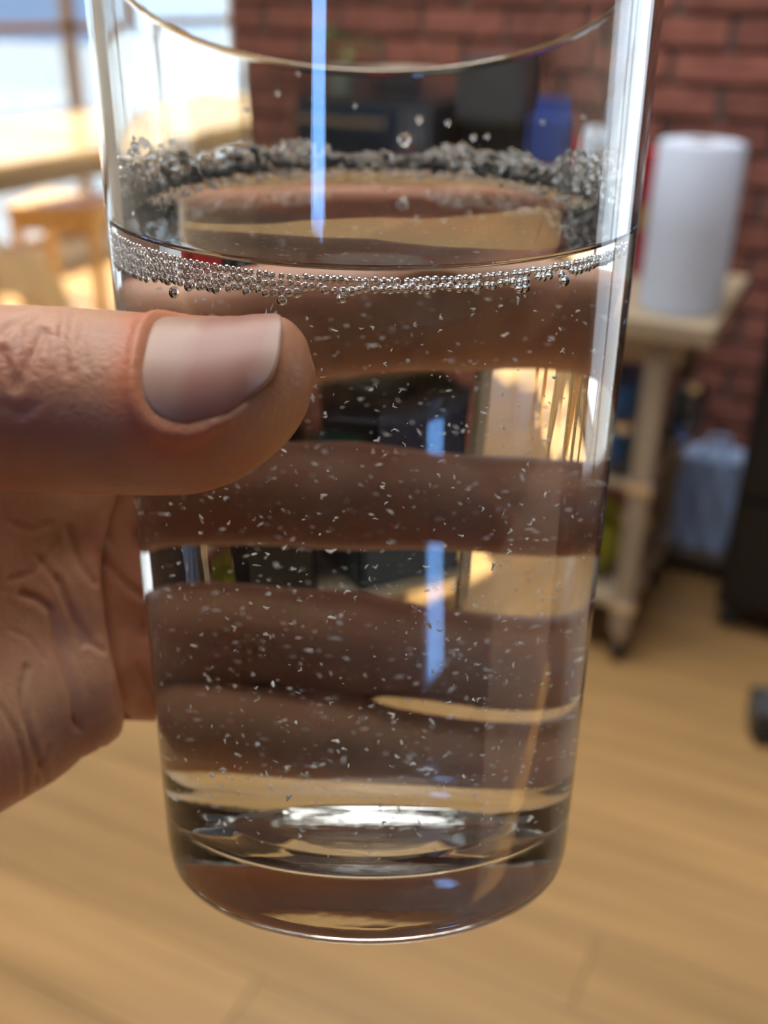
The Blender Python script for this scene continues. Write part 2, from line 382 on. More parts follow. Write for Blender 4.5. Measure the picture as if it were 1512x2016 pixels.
lathe_thing('tea_tin', [(r * 1.05, h * 1.35) for r, h in tin], M_red, (-0.845, 1.778, CM), 'red round tin in front of the toaster oven', 'tin', parts=(('lid', [(0.0416, 0.16), (0.0425, 0.16), (0.0425, 0.192), (0.03, 0.198), (0, 0.198)], M_red),))
lathe_thing('storage_jar', [(0, 0), (0.05, 0), (0.054, 0.006), (0.054, 0.15), (0.045, 0.17), (0, 0.17)], M_sage, (-0.70, 1.83, CM), 'sage green ceramic jar with lid beside the toaster oven', 'jar',
            parts=(('lid', [(0.046, 0.168), (0.048, 0.18), (0.03, 0.192), (0.009, 0.196), (0.012, 0.212), (0, 0.215)], M_sage),))
cm = tag(empty('coffee_maker', (-0.665, 2.04, CM)), 'dark grey coffee maker standing behind the sage jar', 'coffee maker')
MB().box(-0.085, 0.085, -0.09, 0.09, 0, 0.035, 0.008).build('base', M_black, cm)
MB().box(-0.085, 0.085, 0.0, 0.09, 0.03, 0.36, 0.012).build('tank', M_grey, cm)
MB().box(-0.085, 0.085, -0.095, 0.09, 0.26, 0.38, 0.014).build('head', M_grey, cm)
cf = MB().lathe([(0, 0.036), (0.05, 0.036), (0.062, 0.09), (0.05, 0.16), (0.045, 0.17), (0, 0.17)], 28, (0, -0.035, 0)).build('carafe', M_darkglass, cm, True)
MB().tube([(0.055, -0.06, 0.15), (0.085, -0.085, 0.14), (0.085, -0.085, 0.08), (0.058, -0.06, 0.07)], 0.006).build('carafe_handle', M_black, cf, True)
pk = tag(empty('flour_packet', (-0.50, 1.99, CT)), 'red and blue food packet standing left of the paper roll', 'packet')
MB().box(-0.062, 0.062, -0.035, 0.035, 0, 0.20, 0.006).build('body', M_red, pk)
MB().box(-0.0635, 0.0635, -0.0365, 0.0365, 0.20, 0.285, 0.006).build('top_band', M_blue, pk)
MB().box(-0.055, 0.055, -0.006, 0.006, 0.285, 0.315, 0.002).build('folded_top', M_blue, pk)
pk2 = tag(empty('cereal_box', (-0.415, 2.08, CT)), 'red carton standing behind the paper roll', 'box')
MB().box(-0.05, 0.05, -0.03, 0.03, 0, 0.235, 0.002).build('carton', M_red, pk2)
MB().box(-0.051, 0.051, -0.031, -0.0295, 0.09, 0.135, 0.0).build('printed_band', M_amber, pk2)

# things on the cart's shelves
ZS, ZL = 0.403, 0.143
bx = tag(empty('storage_box', (-0.42, 1.93, ZS)), 'blue lidded plastic box on the upper slatted shelf', 'box')
MB().box(-0.065, 0.065, -0.07, 0.07, 0, 0.13, 0.008).build('tub', M_skyblue, bx)
MB().box(-0.07, 0.07, -0.075, 0.075, 0.13, 0.148, 0.005).build('lid', M_skyblue, bx)
M_jar, _, _ = glassmat('jar_glass', 1.45, (0.85, 0.92, 0.95))
for i, (x, y, s, lab) in enumerate(((-0.345, 1.80, 1.0, 'clear glass jar with steel lid beside the cart leg'), (-0.27, 2.06, 1.1, 'clear glass jar behind the blue box at the cart end'),
                                     (-0.50, 1.80, 0.9, 'short clear glass jar in front of the blue box'))):
    lathe_thing('glass_jar', [(r * s, h * s) for r, h in ((0, 0), (0.03, 0), (0.034, 0.006), (0.034, 0.07), (0.026, 0.084), (0.026, 0.09), (0.023, 0.09), (0.023, 0.083), (0.031, 0.069), (0.031, 0.008), (0, 0.006))],
                M_jar, (x, y, ZS), lab, 'jar', parts=(('lid', [(r * s, h * s) for r, h in ((0, 0.0905), (0.0275, 0.0905), (0.0275, 0.106), (0.02, 0.11), (0, 0.11))], M_chrome),))
sk = tag(empty('snack_bag', (-0.40, 1.86, ZL)), 'crumpled yellow green bag on the bottom shelf', 'bag')
b = MB(); g = bmesh.new(); bmesh.ops.create_icosphere(g, subdivisions=3, radius=1.0)
for v in g.verts:
    n = 1 + 0.08 * math.sin(9 * v.co.x + 3 * v.co.z) + 0.06 * math.sin(11 * v.co.y - 5 * v.co.z)
    v.co = Vector((v.co.x * 0.07 * n, v.co.y * 0.055 * n, max(0, 0.075 + v.co.z * 0.078 * n)))
b._take(g); b.build('pouch', M_lime, sk, True)
MB().box(-0.05, 0.05, -0.004, 0.004, 0.14, 0.17, 0.001).build('sealed_top', M_lime, sk)

def crate(x, y, z, w, d_, h, m, label, rim=M_black):
    c = tag(empty('storage_crate', (x, y, z)), label, 'crate')
    b = MB().box(-w, w, -d_, d_, 0, 0.008).box(-w, -w + .008, -d_, d_, 0, h).box(w - .008, w, -d_, d_, 0, h).box(-w, w, -d_, -d_ + .008, 0, h).box(-w, w, d_ - .008, d_, 0, h)
    b.build('tub', m, c)
    MB().box(-w - .006, w + .006, -d_ - .006, -d_ + .004, h - .02, h, .002).box(-w - .006, w + .006, d_ - .004, d_ + .006, h - .02, h, .002).box(-w - .006, -w + .004, -d_, d_, h - .02, h, .002).box(w - .004, w + .006, -d_, d_, h - .02, h, .002).build('rim', rim, c)
    return c
M_navy = mat('navy_plastic', (0.012, 0.022, 0.06), 0.45, var=0.15); M_teal = mat('slate_plastic', (0.03, 0.06, 0.085), 0.4, var=0.15)
crate(-1.0, 1.94, ZS, 0.12, 0.14, 0.17, M_navy, 'navy crate on the upper shelf below the toaster oven')
crate(-0.98, 1.93, ZL, 0.14, 0.15, 0.16, M_teal, 'slate crate on the bottom shelf below the navy crate')
crate(-0.62, 1.94, ZL, 0.11, 0.14, 0.18, M_blackm, 'black crate on the bottom shelf beside the yellow green bag')
lathe_thing('cooking_pot', [(0, 0), (0.085, 0), (0.092, 0.006), (0.092, 0.13), (0.096, 0.132), (0.088, 0.132), (0.087, 0.012), (0, 0.01)], M_blackm, (-0.69, 1.98, ZS), 'black cooking pot with lid on the upper shelf beside the navy crate', 'pot',
            parts=(('lid', [(0.094, 0.133), (0.07, 0.15), (0.02, 0.158), (0.014, 0.166), (0.02, 0.18), (0, 0.183)], M_grey),))
lathe_thing('bowl', [(r * 0.72, h * 0.9) for r, h in bowlp], mat('green_ceramic', (0.03, 0.16, 0.06), 0.35, var=0.15), (-0.79, 1.83, ZS), 'green bowl on the upper shelf in front of the black pot', 'bowl')

# white bag on a low step against the bricks, black rack, kettle, round weight
stp = tag(empty('step_stool', (-0.22, 2.30, 0)), 'low dark wooden step against the brick wall', 'step')
MB().box(-0.13, 0.072, -0.11, 0.11, 0.035, 0.05, 0.003).build('board', wood('walnut', (0.10, 0.07, 0.045), 'X'), stp)
for x in (-0.11, 0.05): MB().box(x - 0.01, x + 0.01, -0.1, 0.1, 0, 0.035).build('foot', M_blackm, stp)
bg = tag(empty('plastic_bag', (-0.222, 2.30, 0.05)), 'white plastic bag with blue sheen standing on the low step', 'bag')
g = bmesh.new(); bmesh.ops.create_cube(g, size=1.0); bmesh.ops.subdivide_edges(g, edges=g.edges[:], cuts=10, use_grid_fill=True)
for v in g.verts:
    x, yy, z = v.co
    w = 1 - 0.25 * max(0, z) ** 2
    v.co = Vector((x * 0.145 * w + 0.006 * math.sin(14 * z + 7 * yy), yy * 0.10 * w + 0.006 * math.sin(17 * x + 9 * z), (z + 0.5) * 0.225 + (0.006 * math.sin(20 * x) if z > 0.3 else 0)))
b = MB(); b._take(g); b.build('pouch', M_bag, bg, True)
for s in (-1, 1):
    MB().tube([(-0.03, s * 0.02, 0.22), (-0.022, s * 0.026, 0.255), (0.02, s * 0.026, 0.258), (0.03, s * 0.02, 0.22)], 0.005, 8).build('handle', M_bag, bg, True)

rk = tag(empty('black_rack', (0.02, 2.19, 0)), 'black metal cabinet on casters beside the kitchen cart', 'cabinet')
MB().box(-0.16, 0.42, -0.20, 0.2, 0.06, 0.82, 0.006).build('body', M_blackm, rk)
for i in range(3):
    dd = MB().box(-0.145, 0.405, -0.212, -0.2, 0.08 + i * 0.245, 0.31 + i * 0.245, 0.003).build('drawer', M_blackm, rk)
    MB().tube([(0.04, -0.228, 0.25 + i * 0.245), (0.22, -0.228, 0.25 + i * 0.245)], 0.006).build('handle', M_grey, dd, True)
for x in (-0.13, 0.39):
    for y in (-0.17, 0.17):
        c = MB().lathe([(0, 0.062), (0.014, 0.062), (0.014, 0.045), (0, 0.045)], 12, (x, y, 0)).build('caster', M_grey, rk)
        MB().lathe([(0, -0.012), (0.022, -0.012), (0.027, -0.006), (0.027, 0.006), (0.022, 0.012), (0, 0.012)], 20, (x, y, 0.027), 'X').build('wheel', M_rubber, c, True)
kt = tag(empty('kettle', (-0.045, 2.14, 0.82)), 'pale steel kettle on top of the black cabinet', 'kettle')
MB().lathe([(0, 0), (0.065, 0), (0.07, 0.006), (0.066, 0.06), (0.05, 0.11), (0.045, 0.115), (0, 0.115)], 36).build('body', M_steel, kt, True)
MB().lathe([(0.045, 0.115), (0.042, 0.122), (0.012, 0.13), (0.01, 0.142), (0, 0.145)], 28).build('lid', M_steel, kt, True)
MB().tube([(-0.055, 0, 0.07), (-0.085, 0, 0.09), (-0.10, 0, 0.118)], [0.016, 0.011, 0.008]).build('spout', M_steel, kt, True)
MB().tube([(0.05, 0, 0.10), (0.095, 0, 0.105), (0.10, 0, 0.06), (0.066, 0, 0.03)], 0.008).build('handle', M_black, kt, True)

db = tag(empty('hand_weight', (0.04, 1.675, 0), math.radians(18)), 'dark rubber hand weight with grey end cap lying on the floor', 'dumbbell')
hexa = [(0.052 * math.cos(math.radians(30 + 60 * k)), 0.052 * math.sin(math.radians(30 + 60 * k)) + 0.0455) for k in range(6)]
for s in (0, 1):
    h = MB().prism(hexa, 'X', -0.06 + s * 0.16, 0.0 + s * 0.16).build('weight_head', M_rubber, db)
    xx = -0.062 if s == 0 else 0.162
    MB().lathe([(0, xx - .002), (0.03, xx - .002), (0.03, xx + .004), (0, xx + .004)], 24, (0, 0, 0.0455), 'X').build('end_cap', M_grey, h, True)
MB().tube([(-0.002, 0, 0.0455), (0.102, 0, 0.0455)], 0.0155).build('grip', M_chrome, db, True)

# ------------------------------------------------------------------ left hand holding the tumbler (one continuous skin surface)
def surface_nets(F, org, h):
    """closed quad surface of F = 0 on a regular grid (naive surface nets)"""
    F = np.pad(F, 1, constant_values=5.0).astype(np.float32); org = np.asarray(org) - h
    s = F < 0
    c = np.zeros([n - 1 for n in F.shape], np.int8)
    for i in (0, 1):
        for j in (0, 1):
            for k in (0, 1):
                c += s[i:F.shape[0] - 1 + i, j:F.shape[1] - 1 + j, k:F.shape[2] - 1 + k]
    act = (c > 0) & (c < 8)
    idx = -np.ones(act.shape, np.int32); cells = np.argwhere(act); idx[act] = np.arange(len(cells))
    acc = np.zeros((len(cells), 3)); cnt = np.zeros(len(cells))
    I, J, K = cells.T
    corners = [(i, j, k) for i in (0, 1) for j in (0, 1) for k in (0, 1)]
    for a in corners:
        for ax in range(3):
            if a[ax]: continue
            b = list(a); b[ax] = 1
            fa = F[I + a[0], J + a[1], K + a[2]]; fb = F[I + b[0], J + b[1], K + b[2]]
            m = (fa < 0) != (fb < 0)
            t = np.where(m, fa / np.where(m, fa - fb, 1), 0)
            p = np.tile(np.array(a, float), (len(cells), 1)); p[:, ax] += t
            acc[m] += p[m]; cnt[m] += 1
    V = org + (cells + acc / cnt[:, None]) * h
    quads = []
    for ax in range(3):
        u, v = [(1, 2), (2, 0), (0, 1)][ax]
        sl0 = [slice(1, -1)] * 3; sl1 = [slice(1, -1)] * 3
        sl0[ax] = slice(0, -1); sl1[ax] = slice(1, None)
        A = s[tuple(sl0)]; B = s[tuple(sl1)]
        E = np.argwhere(A != B)
        flip = A[tuple(E.T)]
        P = E.copy(); 
        for d in range(3):
            if d != ax: P[:, d] += 1
        def at(du, dv):
            Q = P.copy(); Q[:, u] += du; Q[:, v] += dv
            return idx[tuple(Q.T)]
        q = np.stack([at(-1, -1), at(0, -1), at(0, 0), at(-1, 0)], 1)
        q[~flip] = q[~flip][:, ::-1]
        quads.append(q)
    return V, np.concatenate(quads)

GH = 1.0
G0 = np.array([-150.0, -52.0, 96.0]); G1 = np.array([34.0, 100.0, 226.0])
ax_ = [np.arange(G0[i], G1[i], GH, dtype=np.float32) for i in range(3)]
GX, GY, GZ = np.meshgrid(*ax_, indexing='ij')
def smin(a, b, k):
    h = np.clip(0.5 + 0.5 * (b - a) / k, 0, 1)
    return b + (a - b) * h - k * h * (1 - h)
def cone(a, b, ra, rb, squash=None):
    a = np.array(a, np.float32); b = np.array(b, np.float32); ab = b - a
    px, py, pz = GX - a[0], GY - a[1], GZ - a[2]
    t = np.clip((px * ab[0] + py * ab[1] + pz * ab[2]) / float(ab @ ab), 0, 1)
    px -= t * ab[0]; py -= t * ab[1]; pz -= t * ab[2]
    if squash is not None:                      # flatten along a direction
        n, f = squash; n = np.array(n, float) / np.linalg.norm(n)
        d = px * n[0] + py * n[1] + pz * n[2]; g = (1 / f - 1) * d
        px += n[0] * g; py += n[1] * g; pz += n[2] * g
    return np.sqrt(px * px + py * py + pz * pz) - (ra + (rb - ra) * t)
def ball(c, r): return np.sqrt((GX - c[0]) ** 2 + (GY - c[1]) ** 2 + (GZ - c[2]) ** 2) - r

PN = np.array([0.707, 0.0, -0.707])             # palm normal
MC = np.array([-0.62, 0.48, -0.62]); MC /= np.linalg.norm(MC)
TV = np.array([0.34, 0.877, 0.34])              # index -> little finger across the palm
# finger joints: knuckle, middle joint, end joint, tip; radii
FING = {
 'index':  [(-58, -21, 176), (-38, -32, 210.5), (-12, -39.5, 212.5), (15, -42, 209.5)],
 'middle': [(-58, -4, 179), (-35, -9, 212.8), (-5, -6.8, 212.3), (23, -3.8, 207.5)],
 'ring':   [(-56, 13, 179), (-34, 16, 212.0), (-6, 21, 211.5), (21, 27.0, 207.5)],
 'little': [(-54, 27.5, 175), (-34, 33, 206.5), (-8, 39.3, 208.5), (19, 47, 207)],
}
FR = {'index': (10.3, 10.4, 10.6, 9.6), 'middle': (10.8, 10.2, 9.8, 8.4), 'ring': (10.3, 9.7, 9.2, 7.9), 'little': (9.3, 8.6, 8.3, 7.3)}
wrist = np.array([-117.0, 42.0, 119.0])
CARP = {'index': wrist - TV * 17, 'middle': wrist - TV * 6, 'ring': wrist + TV * 5, 'little': wrist + TV * 16}
palm = None
for f in FING:
    d = cone(FING[f][0], CARP[f], FR[f][0] + 1.2, 15.0, (PN, 0.95))
    palm = d if palm is None else smin(palm, d, 9.0)
palm = smin(palm, cone(np.array(FING['little'][0]) + MC * 12 + PN * 2 + TV * 1, wrist + TV * 13 + PN * 5, 10.5, 15.5), 9.0)      # outer heel of the palm
palm = smin(palm, cone(wrist - TV * 18 + PN * 9, (-76, -3, 108), 15, 12.5), 10.0)                                            # ball of the thumb
palm = smin(palm, cone((-82, -4, 120), np.array(FING['index'][0]) + MC * 14, 8.5, 8.0), 9.0)                                   # web
palm = smin(palm, cone(wrist, wrist + MC * 60, 27, 30, (PN, 0.75)), 12.0)                                                      # wrist and forearm
for f, r in (('index', 8.0), ('middle', 8.6), ('ring', 8.4), ('little', 7.6)):                                                # pads below the fingers
    palm = smin(palm, ball(np.array(FING[f][0]) + PN * 4.2 + MC * 5.5, r), 5.0)
fingers = None
for f in FING:
    J = FING[f]; r = FR[f]
    d = cone(J[0], J[1], r[0] - 0.8, r[1], None)
    d = smin(d, cone(J[1], J[2], r[1], r[2]), 2.5)
    d = smin(d, cone(J[2], J[3], r[2], r[3]), 2.5)
    # soft pads on the inner side of each joint segment
    for a, b, rr in ((0, 1, r[1] - 1.6), (1, 2, r[2] - 1.4), (2, 3, r[3] - 0.2)):
        A, B_ = np.array(J[a]), np.array(J[b]); t = 0.5 if b < 3 else 0.7
        c = A + (B_ - A) * t; inw = np.array([-2.5, c[1], 164.0]) - c; inw[1] = 0; inw /= np.linalg.norm(inw)
        d = smin(d, ball(c + inw * 2.3, rr), 4.0)
    fingers = d if fingers is None else smin(fingers, d, 0.8)
hand = smin(palm, fingers, 4.5)
# thumb: swept rounded-oval sections; stations (x, centre y, centre z, half width, half thickness)
TH = np.array([(-80, -4.0, 108.5, 12.6, 12.2), (-68, -7.5, 110.5, 11.4, 10.8), (-56, -11.0, 112.8, 10.3, 9.9), (-48, -12.6, 114.2, 10.1, 9.8), (-44.5, -12.9, 114.8, 10.35, 9.9),
               (-38.6, -12.8, 115.6, 10.9, 9.6), (-32.6, -12.7, 116.2, 11.1, 9.2), (-26.6, -12.4, 116.7, 11.1, 9.0), (-20.8, -12.35, 117.2, 10.7, 8.8),
               (-16.7, -13.2, 117.5, 9.95, 8.35), (-13.2, -14.6, 117.7, 8.7, 7.6), (-10.9, -15.4, 117.8, 7.1, 6.5), (-9.1, -15.8, 117.9, 4.7, 4.5), (-8.15, -15.9, 117.9, 2.0, 2.0), (-7.9, -15.9, 117.9, 0.6, 0.6)])
TROLL = math.radians(40)                        # the nail faces up and toward the holder
TN = np.array([0, -math.sin(TROLL), -math.cos(TROLL)]); TW = np.array([0, -math.cos(TROLL), math.sin(TROLL)])
def thumb_sec(x):
    return [np.interp(x, TH[:, 0], TH[:, k]) for k in (1, 2, 3, 4)]
yc, zc, ha, hb = thumb_sec(GX)
dn = (GY - yc) * TN[1] + (GZ - zc) * TN[2]; dw = (GY - yc) * TW[1] + (GZ - zc) * TW[2]
q = (np.abs(dw / ha) ** 2.25 + np.abs(dn / hb) ** 2.25) ** (1 / 2.25)
thumb = (q - 1) * np.minimum(ha, hb)
thumb = np.maximum(thumb, GX + 7.9)
thumb = np.where(GX < -80, 40, thumb)
hand = smin(hand, thumb, 5.0)
HV, HQ = surface_nets(hand, G0, GH)
del GX, GY, GZ, hand, thumb, palm, fingers, yc, zc, ha, hb, dn, dw, q

# nail outline on the thumb: along s (x from XN0 root to XN1 free edge), across angle phi around TN
XN0, XN1, PHW = -25.9, -11.3, math.radians(52)
def nail_uv(P):
    yc, zc, ha, hb = thumb_sec(P[:, 0])
    a = (P[:, 1] - yc) * TN[1] + (P[:, 2] - zc) * TN[2]; b = (P[:, 1] - yc) * TW[1] + (P[:, 2] - zc) * TW[2]
    phi = np.arctan2(b / ha, a / hb)
    s = (P[:, 0] - (XN0 + XN1) / 2) / ((XN1 - XN0) / 2)
    return s, phi / PHW
def nail_rho(s, v):
    # 1 on the outline: squarish at the root, rounded at the free edge
    e = np.where(s > 0, 2.3, 4.0)
    return (np.abs(s) ** e + np.abs(v) ** 3.2) ** (1 / np.where(s > 0, 2.6, 3.6))

me = bpy.data.meshes.new('hand_tmp'); me.from_pydata([tuple(v) for v in HV], [], [tuple(map(int, q)) for q in HQ]); me.update()
tmp = bpy.data.objects.new('hand_tmp', me); COL.objects.link(tmp)
sm = tmp.modifiers.new('s', 'SMOOTH'); sm.factor = 0.5; sm.iterations = 5
sb = tmp.modifiers.new('d', 'SUBSURF'); sb.levels = 1; sb.render_levels = 1
dg = bpy.context.evaluated_depsgraph_get(); hm = bpy.data.meshes.new_from_object(tmp.evaluated_get(dg))
bpy.data.objects.remove(tmp)
nv = len(hm.vertices); co = np.empty(nv * 3, np.float32); hm.vertices.foreach_get('co', co); co = co.reshape(-1, 3).astype(float)
nr = np.empty(nv * 3, np.float32); hm.vertex_normals.foreach_get('vector', nr); nr = nr.reshape(-1, 3).astype(float)
disp = np.zeros(nv)
# nail bed and the folds of skin around it
on_thumb = (co[:, 0] > -44) & (co[:, 0] < -7) & (co[:, 2] < 126)
s_, v_ = nail_uv(co); rho = nail_rho(s_, v_)
front = on_thumb & (np.abs(v_) < 2.0)
bed = 1 / (1 + np.exp((rho - 1.0) / 0.035))
disp -= np.where(front, 0.5 * bed * (0.45 + 0.55 * np.clip(0.9 - s_, 0, 1)), 0)
fold = np.exp(-((rho - 1.13) / 0.10) ** 2) * np.clip(0.8 - s_ * 0.9, 0, 1)
disp += np.where(front, 0.55 * fold, 0)
# creases: polylines on the skin, (points in mm), depth, width
def seg_dist(P, pts):
    best = np.full(len(P), 1e9)
    for a, b in zip(pts[:-1], pts[1:]):
        a = np.array(a, float); b = np.array(b, float); ab = b - a
        t = np.clip(((P - a) @ ab) / (ab @ ab), 0, 1)
        best = np.minimum(best, np.linalg.norm(P - a - t[:, None] * ab, axis=1))
    return best
pc = np.stack([co[:, 0] / co[:, 2], co[:, 1] / co[:, 2]], 1) * 160.0      # bearing of each skin point, scaled to mm at the palm
facing = (nr * co).sum(1) < 0
def bear(u, v): return ((u - CX) / F_PX * 160.0, (v - CY) / F_PX * 160.0)
PALM_CREASES = [
 ([(131, 1040), (140, 1085), (150, 1120), (171, 1154)], 0.8, 0.75), ([(44, 1170), (75, 1180), (99, 1202), (111, 1257), (127, 1321), (143, 1376), (150, 1430)], 1.1, 0.9),
 ([(111, 1138), (130, 1190), (147, 1229), (165, 1270), (187, 1289)], 0.8, 0.7), ([(52, 1313), (42, 1360), (44, 1396), (60, 1450), (67, 1475), (91, 1535)], 0.9, 0.8),
 ([(75, 1098), (100, 1130), (119, 1154), (135, 1200), (147, 1257), (156, 1275)], 0.6, 0.7), ([(143, 1416), (165, 1440), (187, 1463)], 0.6, 0.7),
 ([(95, 1471), (75, 1510), (70, 1540)], 0.5, 0.6), ([(20, 1240), (55, 1255), (90, 1300)], 0.4, 0.6), ([(110, 1060), (90, 1100), (60, 1130), (20, 1140)], 0.5, 0.7),
 ([(0, 1390), (30, 1440), (48, 1500), (50, 1560)], 0.5, 0.7), ([(180, 1090), (200, 1130), (205, 1180)], 0.5, 0.7), ([(215, 1110), (250, 1150), (285, 1175)], 0.9, 1.0),
 ([(20, 1030), (60, 1045), (100, 1030)], 0.4, 0.7), ([(190, 1000), (215, 1040), (225, 1080)], 0.6, 0.8), ([(270, 1310), (288, 1350), (302, 1372)], 0.8, 0.9),
]
far = facing & (co[:, 2] > 134)
for pts, dep, wid in PALM_CREASES:
    d = seg_dist(np.c_[pc, np.zeros(nv)], [(*bear(*p), 0) for p in pts])
    wid *= 0.62
    disp -= np.where(far, 0.5 * dep * np.exp(-(d / wid) ** 2) - 0.1 * dep * np.exp(-((d - 2.2 * wid) / (1.2 * wid)) ** 2), 0)
EDGE = [(236, 960), (216, 1020), (203, 1080), (201, 1150), (208, 1220), (220, 1290), (233, 1350), (243, 1400), (244, 1450)]
eb = np.array([bear(*p) for p in EDGE])
d = seg_dist(np.c_[pc, np.zeros(nv)], [(*p, 0) for p in eb])
sgn = pc[:, 0] - np.interp(pc[:, 1], eb[:, 1], eb[:, 0])
inr = far & (pc[:, 1] > eb[0, 1] - 6) & (pc[:, 1] < eb[-1, 1] + 3)
disp += np.where(inr & (sgn < 0), 2.2 * np.exp(-((d - 2.5) / 3.2) ** 2), 0) - np.where(inr, 1.6 * np.exp(-(d / 0.9) ** 2), 0)
near = facing & (co[:, 2] < 126) & (co[:, 0] < -24)
THUMB_CREASES = [
 ([(5, 690), (18, 735), (30, 765), (45, 740), (70, 690), (84, 655)], 0.5, 0.5), ([(128, 622), (122, 660), (124, 700), (136, 735)], 0.35, 0.5), ([(0, 660), (25, 640), (60, 622)], 0.35, 0.5),
 ([(100, 660), (92, 700), (70, 740)], 0.25, 0.4), ([(170, 630), (160, 670), (168, 720)], 0.2, 0.5), ([(10, 800), (40, 815), (70, 800)], 0.25, 0.6), ([(40, 640), (34, 680), (44, 720)], 0.25, 0.4),
]
for pts, dep, wid in THUMB_CREASES:
    d = seg_dist(np.c_[pc * 114 / 160, np.zeros(nv)], [(bear(*p)[0] * 114 / 160, bear(*p)[1] * 114 / 160, 0) for p in pts])
    disp -= np.where(near, 0.62 * dep * np.exp(-(d / wid) ** 2) - 0.2 * dep * np.exp(-((d - 2 * wid) / wid) ** 2), 0)
co += nr * disp[:, None]
# press the finger pads flat against the tumbler wall
GB = np.array([-2.7, 57.5, 168.3]); GA = np.array([0.00979984, -0.99656741, -0.08220318])
GD = np.array([0.00080831, -0.0821992, 0.99661559]); GXv = np.cross(GD, GA)
rel = co - GB; hh = rel @ GA; rx = rel @ GXv; ry = rel @ GD
rad = np.hypot(rx, ry); wall = 31.8 + 12.2 * np.clip(hh, 0, 141) / 141 + 0.12
inside = (rad < wall) & (hh > -3) & (hh < 142)
kf = np.where(inside, wall / np.maximum(rad, 1e-3), 1.0)
co = co + (GXv * (rx * (kf - 1))[:, None] + GD * (ry * (kf - 1))[:, None])
Wv = c2w(co); HO = c2w([wrist])[0]
hm.vertices.foreach_set('co', (Wv - HO).astype(np.float32).ravel()); hm.update()

# skin
M_skin, nt, b = newmat('skin'); L = nt.links.new
tc = N(nt, 'ShaderNodeTexCoord')
n1 = N(nt, 'ShaderNodeTexNoise'); n1.inputs['Scale'].default_value = 55; n1.inputs['Detail'].default_value = 6
n2 = N(nt, 'ShaderNodeTexNoise'); n2.inputs['Scale'].default_value = 160; n2.inputs['Detail'].default_value = 6
L(tc.outputs['Object'], n1.inputs['Vector']); L(tc.outputs['Object'], n2.inputs['Vector'])
r1 = N(nt, 'ShaderNodeMapRange'); r1.inputs[1].default_value = 0.35; r1.inputs[2].default_value = 0.65; L(n1.outputs['Fac'], r1.inputs[0])
m1 = N(nt, 'ShaderNodeMix', data_type='RGBA'); m1.inputs[6].default_value = (0.60, 0.315, 0.17, 1); m1.inputs[7].default_value = (0.52, 0.21, 0.12, 1); L(r1.outputs[0], m1.inputs[0])
m2 = N(nt, 'ShaderNodeMix', data_type='RGBA', blend_type='MULTIPLY'); m2.inputs[0].default_value = 0.3
r2 = N(nt, 'ShaderNodeMapRange'); r2.inputs[3].default_value = 0.7; r2.inputs[4].default_value = 1.25; L(n2.outputs['Fac'], r2.inputs[0])
L(m1.outputs[2], m2.inputs[6]); L(r2.outputs[0], m2.inputs[7]); L(m2.outputs[2], b.inputs['Base Color'])
b.inputs['Roughness'].default_value = 0.48; b.inputs['Specular IOR Level'].default_value = 0.35
b.inputs['Subsurface Weight'].default_value = 0.35; b.inputs['Subsurface Radius'].default_value = (1.0, 0.32, 0.16); b.inputs['Subsurface Scale'].default_value = 0.005
v1 = N(nt, 'ShaderNodeTexVoronoi', feature='DISTANCE_TO_EDGE'); v1.inputs['Scale'].default_value = 900
L(tc.outputs['Object'], v1.inputs['Vector'])
n3 = N(nt, 'ShaderNodeTexNoise'); n3.inputs['Scale'].default_value = 700; n3.inputs['Detail'].default_value = 3; L(tc.outputs['Object'], n3.inputs['Vector'])
ma = N(nt, 'ShaderNodeMath', operation='ADD'); L(v1.outputs['Distance'], ma.inputs[0]); L(n3.outputs['Fac'], ma.inputs[1])
bp = N(nt, 'ShaderNodeBump'); bp.inputs['Strength'].default_value = 0.16; bp.inputs['Distance'].default_value = 0.0006
L(ma.outputs[0], bp.inputs['Height']); L(bp.outputs[0], b.inputs['Normal'])
fa = hm.attributes.new('flush_glow', 'FLOAT', 'POINT')
fg_val = np.where(front, np.exp(-((rho - 1.25) / 0.28) ** 2) * np.clip(0.5 - s_, 0, 1) ** 0.7, 0) * 0.8  # redness of the skin behind the nail
fg_val += np.where(co[:, 2] > 134, 0.45 * np.exp(-((pc[:, 0] - bear(285, 0)[0]) / 5.0) ** 2), 0)  # orange glow of backlight at the finger bases, put into the skin colour
fa.data.foreach_set('value', np.clip(fg_val, 0, 1).astype(np.float32))
at = N(nt, 'ShaderNodeAttribute'); at.attribute_name = 'flush_glow'
m3 = N(nt, 'ShaderNodeMix', data_type='RGBA'); m3.inputs[7].default_value = (0.66, 0.19, 0.085, 1)
L(at.outputs['Fac'], m3.inputs[0]); L(m2.outputs[2], m3.inputs[6]); L(m3.outputs[2], b.inputs['Base Color'])
hm.name = 'person'
person = link_mesh('person', hm, M_skin, None, True); person.location = HO
tag(person, 'bare left hand gripping the glass tumbler, thumb in front and fingers behind', 'person')

